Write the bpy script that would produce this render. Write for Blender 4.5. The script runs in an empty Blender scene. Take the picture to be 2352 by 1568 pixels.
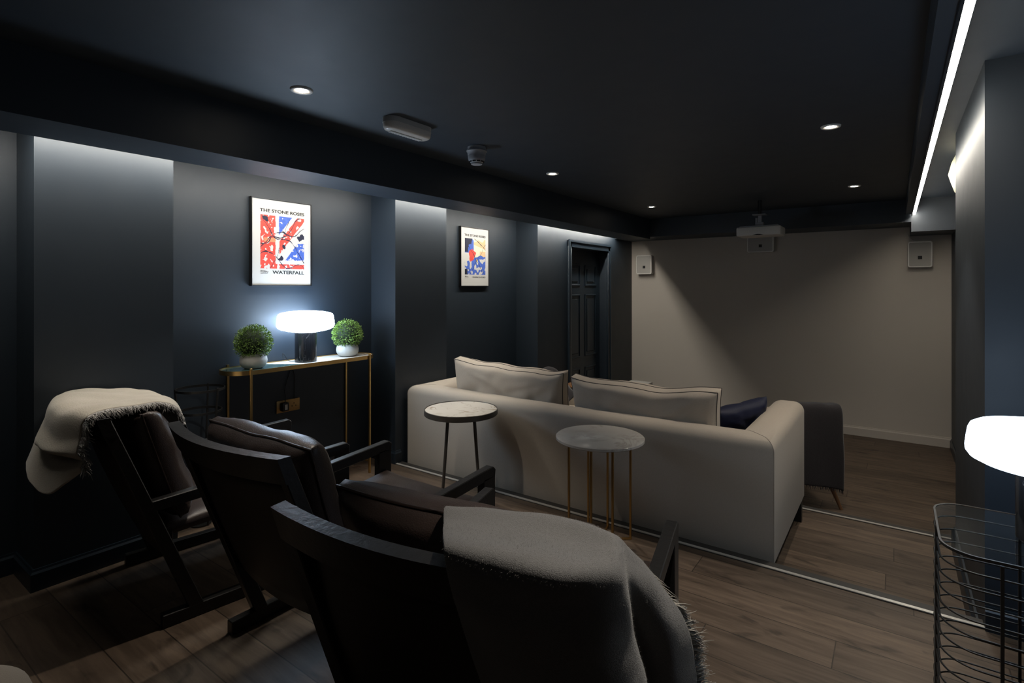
import bpy, bmesh, math, random
from mathutils import Vector, Matrix, noise, Euler
random.seed(4)
S = bpy.context.scene
C = S.collection
PI = math.pi
R = math.radians

# ------------------------------------------------------------------ helpers
def tag(o, label=None, cat=None, group=None, kind=None):
    if label: o['label'] = label
    if cat: o['category'] = cat
    if group: o['group'] = group
    if kind: o['kind'] = kind
    return o

def thing(name, label, cat, loc=(0, 0, 0), rz=0, group=None):
    o = bpy.data.objects.new(name, None)
    o.empty_display_size = 0.05
    C.objects.link(o)
    o.location = loc
    o.rotation_euler = (0, 0, rz)
    return tag(o, label, cat, group)

def obj(name, data, mat=None, parent=None, smooth=None):
    """link bmesh / mesh as one object; smooth = angle in degrees"""
    if isinstance(data, bmesh.types.BMesh):
        me = bpy.data.meshes.new(name)
        data.normal_update()
        data.to_mesh(me)
        data.free()
    else:
        me = data
    if mat is not None:
        for m in (mat if isinstance(mat, (list, tuple)) else [mat]):
            me.materials.append(m)
    if smooth is not None:
        me.shade_smooth()
        if smooth < 180:
            me.set_sharp_from_angle(angle=R(smooth))
    o = bpy.data.objects.new(name, me)
    C.objects.link(o)
    if parent: o.parent = parent
    return o

def copy_tree(o, parent=None):
    c = o.copy()
    C.objects.link(c)
    if parent: c.parent = parent
    for ch in [x for x in bpy.data.objects if x.parent == o]:
        copy_tree(ch, c)
    return c

def BM(): return bmesh.new()

def abox(bm, x0, x1, y0, y1, z0, z1, bev=0, seg=2, M=None):
    g = bmesh.ops.create_cube(bm, size=1)
    vs = g['verts']
    for v in vs:
        v.co = Vector((x0 + (x1 - x0) * (v.co.x + .5), y0 + (y1 - y0) * (v.co.y + .5), z0 + (z1 - z0) * (v.co.z + .5)))
    geo = vs
    if bev:
        es = list({e for v in vs for e in v.link_edges})
        r = bmesh.ops.bevel(bm, geom=es, offset=bev, segments=seg, profile=.5, affect='EDGES')
        geo = list({v for f in r['faces'] for v in f.verts} | {v for v in vs if v.is_valid})
    if M is not None:
        for v in geo: v.co = M @ v.co
    return bm

def box(name, x0, x1, y0, y1, z0, z1, mat, parent=None, bev=0, seg=2, smooth=40):
    return obj(name, abox(BM(), x0, x1, y0, y1, z0, z1, bev, seg), mat, parent, smooth if bev else None)

def prism(bm, pts, h0, h1, axis='z'):
    """extrude a closed 2-D outline; axis z: pts=(x,y); axis x: pts=(y,z); axis y: pts=(x,z)"""
    def mk(p, h):
        return {'z': (p[0], p[1], h), 'x': (h, p[0], p[1]), 'y': (p[0], h, p[1])}[axis]
    a = [bm.verts.new(mk(p, h0)) for p in pts]
    b = [bm.verts.new(mk(p, h1)) for p in pts]
    n = len(pts)
    bm.faces.new(a[::-1]); bm.faces.new(b)
    for i in range(n):
        bm.faces.new((a[i], a[(i + 1) % n], b[(i + 1) % n], b[i]))
    bmesh.ops.recalc_face_normals(bm, faces=bm.faces)
    return bm

def tube(bm, pts, r, seg=8, closed=False, caps=True, flat=None):
    """sweep a circle (or a flat w,h rectangle) along a path"""
    P = [Vector(p) for p in pts]
    n = len(P)
    rs = r if isinstance(r, (list, tuple)) else [r] * n
    T = []
    for i in range(n):
        if closed: t = P[(i + 1) % n] - P[i - 1]
        else: t = P[min(i + 1, n - 1)] - P[max(i - 1, 0)]
        T.append(t.normalized())
    up = Vector((0, 0, 1)) if abs(T[0].z) < .9 else Vector((1, 0, 0))
    nrm = (up - T[0] * up.dot(T[0])).normalized()
    rings = []
    for i in range(n):
        nrm = (nrm - T[i] * nrm.dot(T[i])).normalized()
        b = T[i].cross(nrm)
        ring = []
        if flat:
            w, h = flat
            for (u, v) in ((-w, -h), (w, -h), (w, h), (-w, h)):
                ring.append(bm.verts.new(P[i] + b * u / 2 + nrm * v / 2))
        else:
            for k in range(seg):
                a = 2 * PI * k / seg
                ring.append(bm.verts.new(P[i] + (nrm * math.cos(a) + b * math.sin(a)) * rs[i]))
        rings.append(ring)
    m = len(rings[0])
    for i in range(n if closed else n - 1):
        a, b2 = rings[i], rings[(i + 1) % n]
        for k in range(m):
            bm.faces.new((a[k], a[(k + 1) % m], b2[(k + 1) % m], b2[k]))
    if caps and not closed:
        bm.faces.new(rings[0][::-1]); bm.faces.new(rings[-1])
    return bm

def lathe(bm, prof, seg=40, c=(0, 0, 0)):
    rings = []
    for (r, z) in prof:
        if r < 1e-5:
            rings.append([bm.verts.new((c[0], c[1], c[2] + z))])
        else:
            rings.append([bm.verts.new((c[0] + r * math.cos(2 * PI * k / seg), c[1] + r * math.sin(2 * PI * k / seg), c[2] + z)) for k in range(seg)])
    for a, b in zip(rings, rings[1:]):
        for k in range(seg):
            k2 = (k + 1) % seg
            if len(a) == 1 and len(b) == 1: continue
            if len(a) == 1: bm.faces.new((a[0], b[k2], b[k]))
            elif len(b) == 1: bm.faces.new((a[k], a[k2], b[0]))
            else: bm.faces.new((a[k], a[k2], b[k2], b[k]))
    bmesh.ops.recalc_face_normals(bm, faces=bm.faces)
    return bm

def smoothpath(pts, n=6, closed=False):
    P = [Vector(p) for p in pts]
    out = []
    N = len(P)
    for i in range(N if closed else N - 1):
        if closed: a, b, c, d = P[i - 1], P[i], P[(i + 1) % N], P[(i + 2) % N]
        else: a, b, c, d = P[max(i - 1, 0)], P[i], P[i + 1], P[min(i + 2, N - 1)]
        for k in range(n):
            t = k / n
            out.append(.5 * ((2 * b) + (c - a) * t + (2 * a - 5 * b + 4 * c - d) * t * t + (3 * b - a - 3 * c + d) * t ** 3))
    if not closed: out.append(P[-1])
    return out

def roundrect(x0, x1, y0, y1, r, n=6):
    pts = []
    for cx, cy, a0 in ((x1 - r, y1 - r, 0), (x0 + r, y1 - r, 90), (x0 + r, y0 + r, 180), (x1 - r, y0 + r, 270)):
        for k in range(n + 1):
            a = R(a0 + 90 * k / n)
            pts.append((cx + r * math.cos(a), cy + r * math.sin(a)))
    return pts

def cushion(w, h, t, nx=40, nz=28, wr=.006, seed=0, pinch=.35, box_t=0.0, corner=.0):
    """soft cushion centred on origin: width x, height z, thickness y. returns bmesh and the seam path"""
    bm = BM()
    sd = Vector((seed * 3.1, seed * 1.7, 0))
    grid = {}
    for side in (1, -1):
        for i in range(nx + 1):
            for j in range(nz + 1):
                u = -1 + 2 * i / nx; v = -1 + 2 * j / nz
                if side == -1 and (i in (0, nx) or j in (0, nz)) and box_t == 0:
                    grid[side, i, j] = grid[1, i, j]; continue
                e = (1 - abs(u) ** 4.5) * (1 - abs(v) ** 4.5)
                th = max(e, 0) ** .45
                shr = 1 - .045 * (1 - abs(v) ** 2) * abs(u) ** 6
                shz = 1 - (.05 if pinch > .3 else pinch) * (1 - abs(u) ** 3) * abs(v) ** 6
                x = u * w / 2 * shr; z = v * h / 2 * shz
                p = Vector((x * 6, z * 6, side * 2)) + sd
                edge = max(abs(u), abs(v)) ** 6
                wrn = noise.noise(p) * .6 + noise.noise(p * 2.3) * .4
                # creases radiating from the corners
                cr = noise.noise(Vector((math.atan2(abs(v) - .9, abs(u) - .9) * 5, seed, side))) * .5
                y = side * (box_t / 2 + (t - box_t) / 2 * th) + wrn * wr * th * 1.5 + cr * wr * th
                z += noise.noise(Vector((x * 4, seed, 3))) * wr * 1.2
                grid[side, i, j] = bm.verts.new((x, y, z))
    for side in (1, -1):
        for i in range(nx):
            for j in range(nz):
                q = (grid[side, i, j], grid[side, i + 1, j], grid[side, i + 1, j + 1], grid[side, i, j + 1])
                try: bm.faces.new(q if side == -1 else q[::-1])
                except ValueError: pass
    loop = [(i, 0) for i in range(nx)] + [(nx, j) for j in range(nz)] + [(i, nz) for i in range(nx, 0, -1)] + [(0, j) for j in range(nz, 0, -1)]
    if box_t:
        for k in range(len(loop)):
            a, b = loop[k], loop[(k + 1) % len(loop)]
            bm.faces.new((grid[-1, a[0], a[1]], grid[-1, b[0], b[1]], grid[1, b[0], b[1]], grid[1, a[0], a[1]]))
    seams = {sd_: [grid[sd_, i, j].co.copy() for i, j in loop] for sd_ in (1, -1)}
    bmesh.ops.recalc_face_normals(bm, faces=bm.faces)
    return bm, seams

def xf(bm, M):
    for v in bm.verts: v.co = M @ v.co
    return bm

def catgrid(G, nu=10, nv=10):
    """Catmull-Rom surface through a control grid G[row][col]"""
    rows = [smoothpath(r, nu) for r in G]
    cols = [smoothpath([rows[i][j] for i in range(len(rows))], nv) for j in range(len(rows[0]))]
    return cols   # [col][row]

def drape(name, G, mat, parent, nu=10, nv=10, amp=.006, thick=.008, seed=0, disp=None):
    cols = catgrid(G, nu, nv)
    bm = BM()
    V = [[None] * len(c) for c in cols]
    for i, c in enumerate(cols):
        for j, p in enumerate(c):
            q = p.copy()
            n1 = noise.noise(q * 9 + Vector((seed, 0, 0)))
            n2 = noise.noise(q * 22 + Vector((seed, 5, 0)))
            q += Vector((n2 * .4, n1 * .3, n1)) * amp
            if disp: q = disp(i / (len(cols) - 1), j / (len(c) - 1), q)
            V[i][j] = bm.verts.new(q)
    for i in range(len(cols) - 1):
        for j in range(len(cols[0]) - 1):
            bm.faces.new((V[i][j], V[i + 1][j], V[i + 1][j + 1], V[i][j + 1]))
    edges = {'left': [v.co.copy() for v in V[0]], 'right': [v.co.copy() for v in V[-1]],
             'top': [c[0].co.copy() for c in V], 'bottom': [c[-1].co.copy() for c in V]}
    inner = {'right': [v.co.copy() for v in V[-3]], 'left': [v.co.copy() for v in V[2]], 'top': [c[2].co.copy() for c in V], 'bottom': [c[-3].co.copy() for c in V]}
    pts = []
    bm.normal_update()
    for f in bm.faces:
        pts.append((f.calc_center_median().copy(), f.normal.copy(), f.calc_area(), [v.co.copy() for v in f.verts]))
    o = obj(name, bm, mat, parent, 180)
    m = o.modifiers.new('thickness', 'SOLIDIFY'); m.thickness = thick; m.offset = 0
    m2 = o.modifiers.new('soft', 'SUBSURF'); m2.levels = 1; m2.render_levels = 1
    return o, edges, inner, pts

def fringe(name, edge, inner, mat, parent, L=.05, step=.004, r=.0012, droop=.4, spread=.35, seed=1, knots=1):
    rnd = random.Random(seed)
    bm = BM()
    acc = 0
    for a, b, ia in zip(edge, edge[1:], inner):
        seg = (b - a).length
        acc += seg
        while acc > step:
            acc -= step
            t = rnd.random()
            p = a.lerp(b, t)
            out = (a - ia)
            if out.length < 1e-6: continue
            out.normalize()
            along = (b - a).normalized()
            d = (out + along * rnd.uniform(-spread, spread) + Vector((rnd.uniform(-.2, .2), rnd.uniform(-.2, .2), rnd.uniform(-.2, .2)))).normalized()
            l = L * rnd.uniform(.6, 1.15)
            path = [p - out * .004, p + d * l * .35, p + d * l * .7 + Vector((0, 0, -droop * l * .2)), p + d * l + Vector((rnd.uniform(-.15, .15) * l, rnd.uniform(-.15, .15) * l, -droop * l * .55))]
            tube(bm, path, [r, r * .95, r * .8, r * .3], 4)
    return obj(name, bm, mat, parent, 180)

def fuzz(name, pts, mat, parent, n, L=.006, w=.0005, seed=2):
    rnd = random.Random(seed)
    tot = sum(p[2] for p in pts)
    verts, faces = [], []
    for c, nr, ar, q in pts:
        k = n * ar / tot
        k = int(k) + (1 if rnd.random() < k - int(k) else 0)
        for _ in range(k):
            u, v = rnd.random(), rnd.random()
            p = q[0].lerp(q[1], u).lerp(q[3].lerp(q[2], u), v)
            for sgn in ((1,) if rnd.random() < .75 else (-1,)):
                d = (nr * sgn + Vector((rnd.uniform(-1, 1), rnd.uniform(-1, 1), rnd.uniform(-1, 1))) * .9).normalized()
                l = L * rnd.uniform(.5, 1.4)
                s_ = d.cross(Vector((rnd.random(), rnd.random(), rnd.random()))).normalized() * w
                b = p + nr * sgn * .004
                i = len(verts)
                verts += [b - s_, b + s_, b + d * l]
                faces.append((i, i + 1, i + 2))
    me = bpy.data.meshes.new(name)
    me.from_pydata(verts, [], faces)
    return obj(name, me, mat, parent)

# ------------------------------------------------------------------ materials
def srgb(r, g, b):
    f = lambda c: ((c / 255 + .055) / 1.055) ** 2.4 if c > 10 else c / 255 / 12.92
    return (f(r), f(g), f(b), 1)

def mat(name, col, rough=.5, metal=0, spec=.5, bump=0, bscale=200, emit=None, estr=0, sheen=0, var=0, vscale=8, rvar=0, stretch=None):
    m = bpy.data.materials.new(name)
    m.use_nodes = True
    nt = m.node_tree; N = nt.nodes; L = nt.links
    b = N['Principled BSDF']
    b.inputs['Base Color'].default_value = col
    b.inputs['Roughness'].default_value = rough
    b.inputs['Metallic'].default_value = metal
    b.inputs['Specular IOR Level'].default_value = spec
    if sheen:
        b.inputs['Sheen Weight'].default_value = sheen
        b.inputs['Sheen Roughness'].default_value = .4
    tc = N.new('ShaderNodeTexCoord')
    src = tc.outputs['Object']
    if stretch:
        mp = N.new('ShaderNodeMapping'); mp.inputs['Scale'].default_value = stretch
        L.new(src, mp.inputs[0]); src = mp.outputs[0]
    if var or rvar:
        n = N.new('ShaderNodeTexNoise'); n.inputs['Scale'].default_value = vscale; n.inputs['Detail'].default_value = 5
        L.new(src, n.inputs['Vector'])
        if var:
            mx = N.new('ShaderNodeMix'); mx.data_type = 'RGBA'
            mx.inputs['A'].default_value = tuple(c * (1 - var) for c in col[:3]) + (1,)
            mx.inputs['B'].default_value = tuple(min(1, c * (1 + var)) for c in col[:3]) + (1,)
            L.new(n.outputs['Fac'], mx.inputs['Factor'])
            L.new(mx.outputs['Result'], b.inputs['Base Color'])
        if rvar:
            mr = N.new('ShaderNodeMapRange')
            mr.inputs['To Min'].default_value = max(0, rough - rvar); mr.inputs['To Max'].default_value = min(1, rough + rvar)
            L.new(n.outputs['Fac'], mr.inputs['Value']); L.new(mr.outputs[0], b.inputs['Roughness'])
    if bump:
        n2 = N.new('ShaderNodeTexNoise'); n2.inputs['Scale'].default_value = bscale; n2.inputs['Detail'].default_value = 3
        L.new(src, n2.inputs['Vector'])
        bp = N.new('ShaderNodeBump'); bp.inputs['Strength'].default_value = bump; bp.inputs['Distance'].default_value = .002
        L.new(n2.outputs['Fac'], bp.inputs['Height']); L.new(bp.outputs[0], b.inputs['Normal'])
    if emit:
        b.inputs['Emission Color'].default_value = emit
        b.inputs['Emission Strength'].default_value = estr
    return m

def wood_floor():
    m = bpy.data.materials.new('oak floor boards'); m.use_nodes = True
    nt = m.node_tree; N = nt.nodes; L = nt.links; b = N['Principled BSDF']
    tc = N.new('ShaderNodeTexCoord')
    br = N.new('ShaderNodeTexBrick')
    br.inputs['Scale'].default_value = 1
    br.inputs['Brick Width'].default_value = 1.7
    br.inputs['Row Height'].default_value = .19
    br.inputs['Mortar Size'].default_value = .0026
    br.inputs['Mortar Smooth'].default_value = .2
    br.inputs['Bias'].default_value = 0
    br.offset = 0; br.offset_frequency = 2
    br.inputs['Color1'].default_value = (0, 0, 0, 1); br.inputs['Color2'].default_value = (1, 1, 1, 1)
    br.inputs['Mortar'].default_value = (.5, .5, .5, 1)
    sx = N.new('ShaderNodeSeparateXYZ'); L.new(tc.outputs['Object'], sx.inputs[0])
    dv = N.new('ShaderNodeMath'); dv.operation = 'DIVIDE'; dv.inputs[1].default_value = .19; L.new(sx.outputs['Y'], dv.inputs[0])
    fl = N.new('ShaderNodeMath'); fl.operation = 'FLOOR'; L.new(dv.outputs[0], fl.inputs[0])
    wn = N.new('ShaderNodeTexWhiteNoise'); wn.noise_dimensions = '1D'; L.new(fl.outputs[0], wn.inputs['W'])
    sh = N.new('ShaderNodeMath'); sh.operation = 'MULTIPLY_ADD'; sh.inputs[1].default_value = 1.7; L.new(wn.outputs['Value'], sh.inputs[0]); L.new(sx.outputs['X'], sh.inputs[2])
    cb = N.new('ShaderNodeCombineXYZ'); L.new(sh.outputs[0], cb.inputs['X']); L.new(sx.outputs['Y'], cb.inputs['Y'])
    L.new(cb.outputs[0], br.inputs['Vector'])
    # long grain, shifted per board
    ml = N.new('ShaderNodeVectorMath'); ml.operation = 'MULTIPLY_ADD'
    ml.inputs[1].default_value = (7, 3, 5)
    L.new(br.outputs['Color'], ml.inputs[0])
    mp = N.new('ShaderNodeMapping'); mp.inputs['Scale'].default_value = (1.2, 11, 1)
    L.new(tc.outputs['Object'], mp.inputs[0]); L.new(mp.outputs[0], ml.inputs[2])
    n1 = N.new('ShaderNodeTexNoise'); n1.inputs['Scale'].default_value = 2.2; n1.inputs['Detail'].default_value = 9; n1.inputs['Roughness'].default_value = .62; n1.inputs['Distortion'].default_value = .5
    L.new(ml.outputs[0], n1.inputs['Vector'])
    cr = N.new('ShaderNodeValToRGB')
    e = cr.color_ramp.elements
    e[0].position = .3; e[0].color = FLOOR[0]
    e[1].position = .72; e[1].color = FLOOR[1]
    L.new(n1.outputs['Fac'], cr.inputs[0])
    # knots: dark smudges
    mp2 = N.new('ShaderNodeMapping'); mp2.inputs['Scale'].default_value = (2.2, 5.5, 1)
    L.new(tc.outputs['Object'], mp2.inputs[0])
    n3 = N.new('ShaderNodeTexNoise'); n3.inputs['Scale'].default_value = 2.3; n3.inputs['Detail'].default_value = 3; n3.inputs['Distortion'].default_value = .8
    L.new(mp2.outputs[0], n3.inputs['Vector'])
    kr = N.new('ShaderNodeMapRange'); kr.inputs['From Min'].default_value = .60; kr.inputs['From Max'].default_value = .72
    kr.inputs['To Min'].default_value = 1; kr.inputs['To Max'].default_value = .45
    L.new(n3.outputs['Fac'], kr.inputs['Value'])
    tone = N.new('ShaderNodeMapRange'); tone.inputs['To Min'].default_value = .78; tone.inputs['To Max'].default_value = 1.2
    L.new(br.outputs['Color'], tone.inputs['Value'])
    mu = N.new('ShaderNodeMath'); mu.operation = 'MULTIPLY'; L.new(kr.outputs[0], mu.inputs[0]); L.new(tone.outputs[0], mu.inputs[1])
    gap = N.new('ShaderNodeMapRange'); gap.inputs['To Min'].default_value = 1; gap.inputs['To Max'].default_value = .35
    L.new(br.outputs['Fac'], gap.inputs['Value'])
    mu2 = N.new('ShaderNodeMath'); mu2.operation = 'MULTIPLY'; L.new(mu.outputs[0], mu2.inputs[0]); L.new(gap.outputs[0], mu2.inputs[1])
    vm = N.new('ShaderNodeVectorMath'); vm.operation = 'SCALE'
    L.new(cr.outputs[0], vm.inputs[0]); L.new(mu2.outputs[0], vm.inputs['Scale'])
    L.new(vm.outputs[0], b.inputs['Base Color'])
    b.inputs['Roughness'].default_value = .5
    b.inputs['Specular IOR Level'].default_value = .35
    bp = N.new('ShaderNodeBump'); bp.inputs['Strength'].default_value = .25; bp.inputs['Distance'].default_value = .002
    ad = N.new('ShaderNodeMath'); ad.operation = 'SUBTRACT'; L.new(n1.outputs['Fac'], ad.inputs[0]); L.new(br.outputs['Fac'], ad.inputs[1])
    L.new(ad.outputs[0], bp.inputs['Height']); L.new(bp.outputs[0], b.inputs['Normal'])
    return m

def marble(name, base, vein, scale=6, rough=.15, sharp=.04, amount=.7):
    m = bpy.data.materials.new(name); m.use_nodes = True
    nt = m.node_tree; N = nt.nodes; L = nt.links; b = N['Principled BSDF']
    tc = N.new('ShaderNodeTexCoord')
    n = N.new('ShaderNodeTexNoise'); n.inputs['Scale'].default_value = scale; n.inputs['Detail'].default_value = 6; n.inputs['Distortion'].default_value = 1.2
    L.new(tc.outputs['Object'], n.inputs['Vector'])
    s_ = N.new('ShaderNodeMath'); s_.operation = 'SUBTRACT'; s_.inputs[1].default_value = .5; L.new(n.outputs['Fac'], s_.inputs[0])
    a = N.new('ShaderNodeMath'); a.operation = 'ABSOLUTE'; L.new(s_.outputs[0], a.inputs[0])
    mr = N.new('ShaderNodeMapRange'); mr.inputs['From Max'].default_value = sharp; mr.inputs['To Min'].default_value = amount; mr.inputs['To Max'].default_value = 0
    L.new(a.outputs[0], mr.inputs['Value'])
    n2 = N.new('ShaderNodeTexNoise'); n2.inputs['Scale'].default_value = scale * .7; L.new(tc.outputs['Object'], n2.inputs['Vector'])
    mr2 = N.new('ShaderNodeMapRange'); mr2.inputs['From Min'].default_value = .45; mr2.inputs['From Max'].default_value = .6
    L.new(n2.outputs['Fac'], mr2.inputs['Value'])
    mu = N.new('ShaderNodeMath'); mu.operation = 'MULTIPLY'; L.new(mr.outputs[0], mu.inputs[0]); L.new(mr2.outputs[0], mu.inputs[1])
    mx = N.new('ShaderNodeMix'); mx.data_type = 'RGBA'; mx.inputs['A'].default_value = base; mx.inputs['B'].default_value = vein
    L.new(mu.outputs[0], mx.inputs['Factor']); L.new(mx.outputs['Result'], b.inputs['Base Color'])
    b.inputs['Roughness'].default_value = rough
    return m

FLOOR = [(.055, .038, .026, 1), (.150, .108, .078, 1)]
M = dict(
    paint=mat('dark blue wall paint', (.013, .022, .034, 1), .54, spec=.65, bump=.05, bscale=350, rvar=.05),
    ceil=mat('dark blue ceiling paint', (.016, .027, .042, 1), .57, spec=.9, bump=.04, bscale=300, rvar=.04),
    trim=mat('dark blue satin trim paint', (.013, .022, .033, 1), .36, bump=.03, bscale=200),
    taupe=mat('taupe screen wall paint', (.56, .51, .455, 1), .85, spec=.2, bump=.05, bscale=400),
    nosing=mat('dark step nosing', (.03, .028, .026, 1), .5, bump=.1, bscale=300),
    strip=mat('pale nosing inlay', (.62, .60, .56, 1), .32, .5),
    blackwood=mat('black stained ash', (.0115, .0115, .012, 1), .42, bump=.5, bscale=60, stretch=(1, 1, 1), rvar=.06),
    leather=mat('dark brown leather', (.040, .028, .025, 1), .38, bump=.45, bscale=260, var=.25, vscale=14),
    leather_dark=mat('black saddle leather', (.016, .012, .011, 1), .5, bump=.2, bscale=240),
    piping=mat('leather piping', (.020, .012, .010, 1), .45),
    stitch=mat('seam thread', (.014, .009, .008, 1), .7),
    sofa=mat('beige linen weave', (.47, .415, .35, 1), .9, spec=.2, bump=.5, bscale=620, var=.07, vscale=130, sheen=.15),
    pipdark=mat('dark piping cord', (.05, .045, .045, 1), .8),
    navy=mat('navy velvet', (.007, .010, .034, 1), .6, spec=.3, bump=.2, bscale=300, sheen=.06),
    blackpl=mat('black plastic', (.012, .012, .012, 1), .4),
    brass=mat('brushed brass', (.60, .39, .15, 1), .30, 1, bump=.05, bscale=300),
    antbrass=mat('antique brass', (.36, .22, .09, 1), .38, 1),
    graymetal=mat('grey bronze metal', (.10, .09, .08, 1), .42, .6),
    blackmetal=mat('black powder coated metal', (.012, .012, .012, 1), .45, .2),
    marblew=marble('white gold veined marble', (.66, .62, .56, 1), (.28, .20, .11, 1), 7, .22),
    marbleg=marble('pale grey marble', (.50, .49, .47, 1), (.28, .25, .22, 1), 6, .2, .06, .6),
    marblek=marble('black marble', (.010, .010, .011, 1), (.22, .20, .19, 1), 7, .12, .006, .6),
    marbledg=marble('dark green marble', (.035, .075, .07, 1), (.2, .28, .27, 1), 10, .14, .03, .5),
    white=mat('white plastic', (.62, .60, .57, 1), .45),
    whitebright=mat('white plastic rim', (.78, .76, .72, 1), .4),
    grayplastic=mat('light grey plastic', (.36, .36, .37, 1), .45, bump=.05, bscale=100),
    ceramic=mat('white textured ceramic', (.44, .43, .40, 1), .65, bump=.5, bscale=45, var=.08, vscale=20),
    leaf=mat('boxwood leaf', (.15, .25, .045, 1), .45, var=.7, vscale=55),
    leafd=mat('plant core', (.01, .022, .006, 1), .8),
    greywool=mat('grey wool', (.185, .188, .192, 1), .95, spec=.1, bump=.7, bscale=520, var=.25, vscale=260, sheen=.35),
    greyfibre=mat('grey wool fibre', (.34, .335, .32, 1), .8, spec=.2),
    creamwool=mat('cream brushed wool', (.40, .365, .31, 1), .95, spec=.1, bump=.9, bscale=160, var=.08, vscale=30, sheen=.3),
    palefringe=mat('pale wool fringe', (.46, .44, .40, 1), .85, spec=.15),
    greyfringe=mat('grey fringe yarn', (.33, .32, .31, 1), .9, spec=.1),
    darkwool=mat('charcoal wool', (.040, .037, .040, 1), .95, spec=.1, bump=.8, bscale=220, var=.2, vscale=90, sheen=.25),
    walnut=mat('walnut wood', (.20, .10, .045, 1), .45, bump=.3, bscale=40, stretch=(1, 1, 8)),
    blackleg=mat('black sofa leg', (.01, .01, .01, 1), .4),
    creamup=mat('cream upholstery', (.46, .40, .33, 1), .9, spec=.2, bump=.4, bscale=500),
    pouf=mat('taupe boucle', (.24, .215, .185, 1), .95, spec=.1, bump=.8, bscale=350, sheen=.2),
    mount=mat('white mount board', (.60, .59, .57, 1), .7),
    frame=mat('thin dark picture frame', (.02, .02, .022, 1), .35, .3),
    ink=mat('black ink', (.02, .02, .02, 1), .7),
    greyink=mat('grey ink', (.18, .18, .18, 1), .7),
    red=mat('red print', (.72, .07, .05, 1), .6, var=.15, vscale=60),
    orange=mat('orange print', (.85, .25, .12, 1), .6),
    blue=mat('blue print', (.06, .13, .52, 1), .6, var=.25, vscale=50),
    paper=mat('off white print', (.60, .59, .57, 1), .7),
    peach=mat('peach print', (.72, .48, .26, 1), .6),
    cream=mat('cream print', (.74, .70, .52, 1), .6),
    navyink=mat('navy print', (.012, .014, .04, 1), .6),
    yellow=mat('yellow print', (.75, .55, .05, 1), .6),
    redled=mat('red indicator', (.6, .03, .03, 1), .4),
    darkhole=mat('black recess', (.004, .004, .004, 1), .8),
    chrome=mat('brushed chrome', (.7, .69, .67, 1), .22, 1),
    shade=mat('lit opal glass shade', (.9, .9, .9, 1), .3, emit=(.60, .78, 1, 1), estr=20.0),
    shade_soft=mat('lit opal glass shade, dimmer', (.9, .9, .9, 1), .3, emit=(.60, .78, 1, 1), estr=7.5),
    led=mat('lit led strip', (1, 1, 1, 1), .5, emit=(1, .93, .80, 1), estr=55),
    ledhid=mat('lit cove led strip', (1, 1, 1, 1), .5, emit=(1, .95, .84, 1), estr=98),
    bulb=mat('lit spotlight lens', (1, 1, 1, 1), .5, emit=(1, .90, .76, 1), estr=40),
    sconce=mat('lit frosted sconce glass', (.9, .85, .65, 1), .4, emit=(1, .93, .62, 1), estr=.5),
)
M['floor'] = wood_floor()
g = bpy.data.materials.new('clear glass'); g.use_nodes = True
gb = g.node_tree.nodes['Principled BSDF']
gb.inputs['Transmission Weight'].default_value = 1; gb.inputs['Roughness'].default_value = .0
gb.inputs['IOR'].default_value = 1.45; gb.inputs['Base Color'].default_value = (.93, .97, .96, 1)
M['glass'] = g

# ------------------------------------------------------------------ room shell
CZ = 2.33          # ceiling
XW, XP = -3.52, -3.23   # recessed wall plane, pilaster plane
YF, YB = 7.62, -1.6
XR = 1.35
def struct(o): o['kind'] = 'structure'; return o

struct(box('ceiling', -3.7, 1.5, -1.75, 7.8, CZ, CZ + .12, M['ceil']))
# floor on three levels
bm = BM()
prism(bm, [(YB - .1, -.6), (YF + .1, -.6), (YF + .1, -.37), (4.385, -.37), (4.385, -.185), (2.975, -.185), (2.975, 0), (YB - .1, 0)], -3.7, 1.5, 'x')
struct(obj('floor', bm, M['floor']))
# left wall with pilasters (door opening in the third one)
prof = [(XW, YB), (XW, .722), (XP, .722), (XP, 1.308), (XW, 1.308), (XW, 2.918), (XP, 2.918), (XP, 3.512), (XW, 3.512), (XW, 5.003), (XP, 5.003), (XP, 5.75)]
bm = BM()
prism(bm, prof + [(-3.66, 5.75), (-3.66, YB)], -.5, CZ, 'z')
prism(bm, [(XP, 6.76), (XP, YF), (-3.66, YF), (-3.66, 6.76)], -.5, CZ, 'z')
abox(bm, -3.66, XP, 5.75, 6.76, 1.895, CZ)
abox(bm, -3.66, -3.5, 5.75, 6.76, -.5, 1.895)
struct(obj('wall_left', bm, M['paint']))
# far wall, taupe
struct(box('wall_front', -3.4, .8, YF, YF + .12, -.5, CZ, M['taupe']))
# right wall: recessed dark stretch and the pier
bm = BM()
abox(bm, .51, .7, 4.2, YF, -.5, CZ)
struct(obj('wall_right', bm, M['paint']))
bm = BM()
abox(bm, .30, .8, 2.91, 4.2, -.5, CZ)
struct(obj('wall_right_pier', bm, M['paint']))
struct(box('wall_right_near', .8, XR + .1, 2.91, 3.05, -.2, CZ, M['paint']))
struct(box('wall_right_side', XR, XR + .12, YB, 2.91, -.2, CZ, M['paint']))
struct(box('wall_back', -3.7, XR + .12, YB - .12, YB, -.2, CZ, M['paint']))
# ceiling boxes
struct(box('ceiling_beam_left', -3.05, -2.71, YB, 7.02, 2.059, CZ, M['ceil']))
bm = BM(); abox(bm, -3.23, .51, 7.02, YF, 2.09, CZ); abox(bm, .141, .51, 7.0, YF, 1.985, 2.09)
struct(obj('ceiling_beam_front', bm, M['ceil']))
struct(box('ceiling_beam_right', .095, .150, YB, 7.0, 2.168, CZ, M['ceil']))
bm = BM(); abox(bm, .141, .150, YB, 7.0, 2.151, 2.168)
struct(obj('trim_6', bm, M['trim']))

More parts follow.
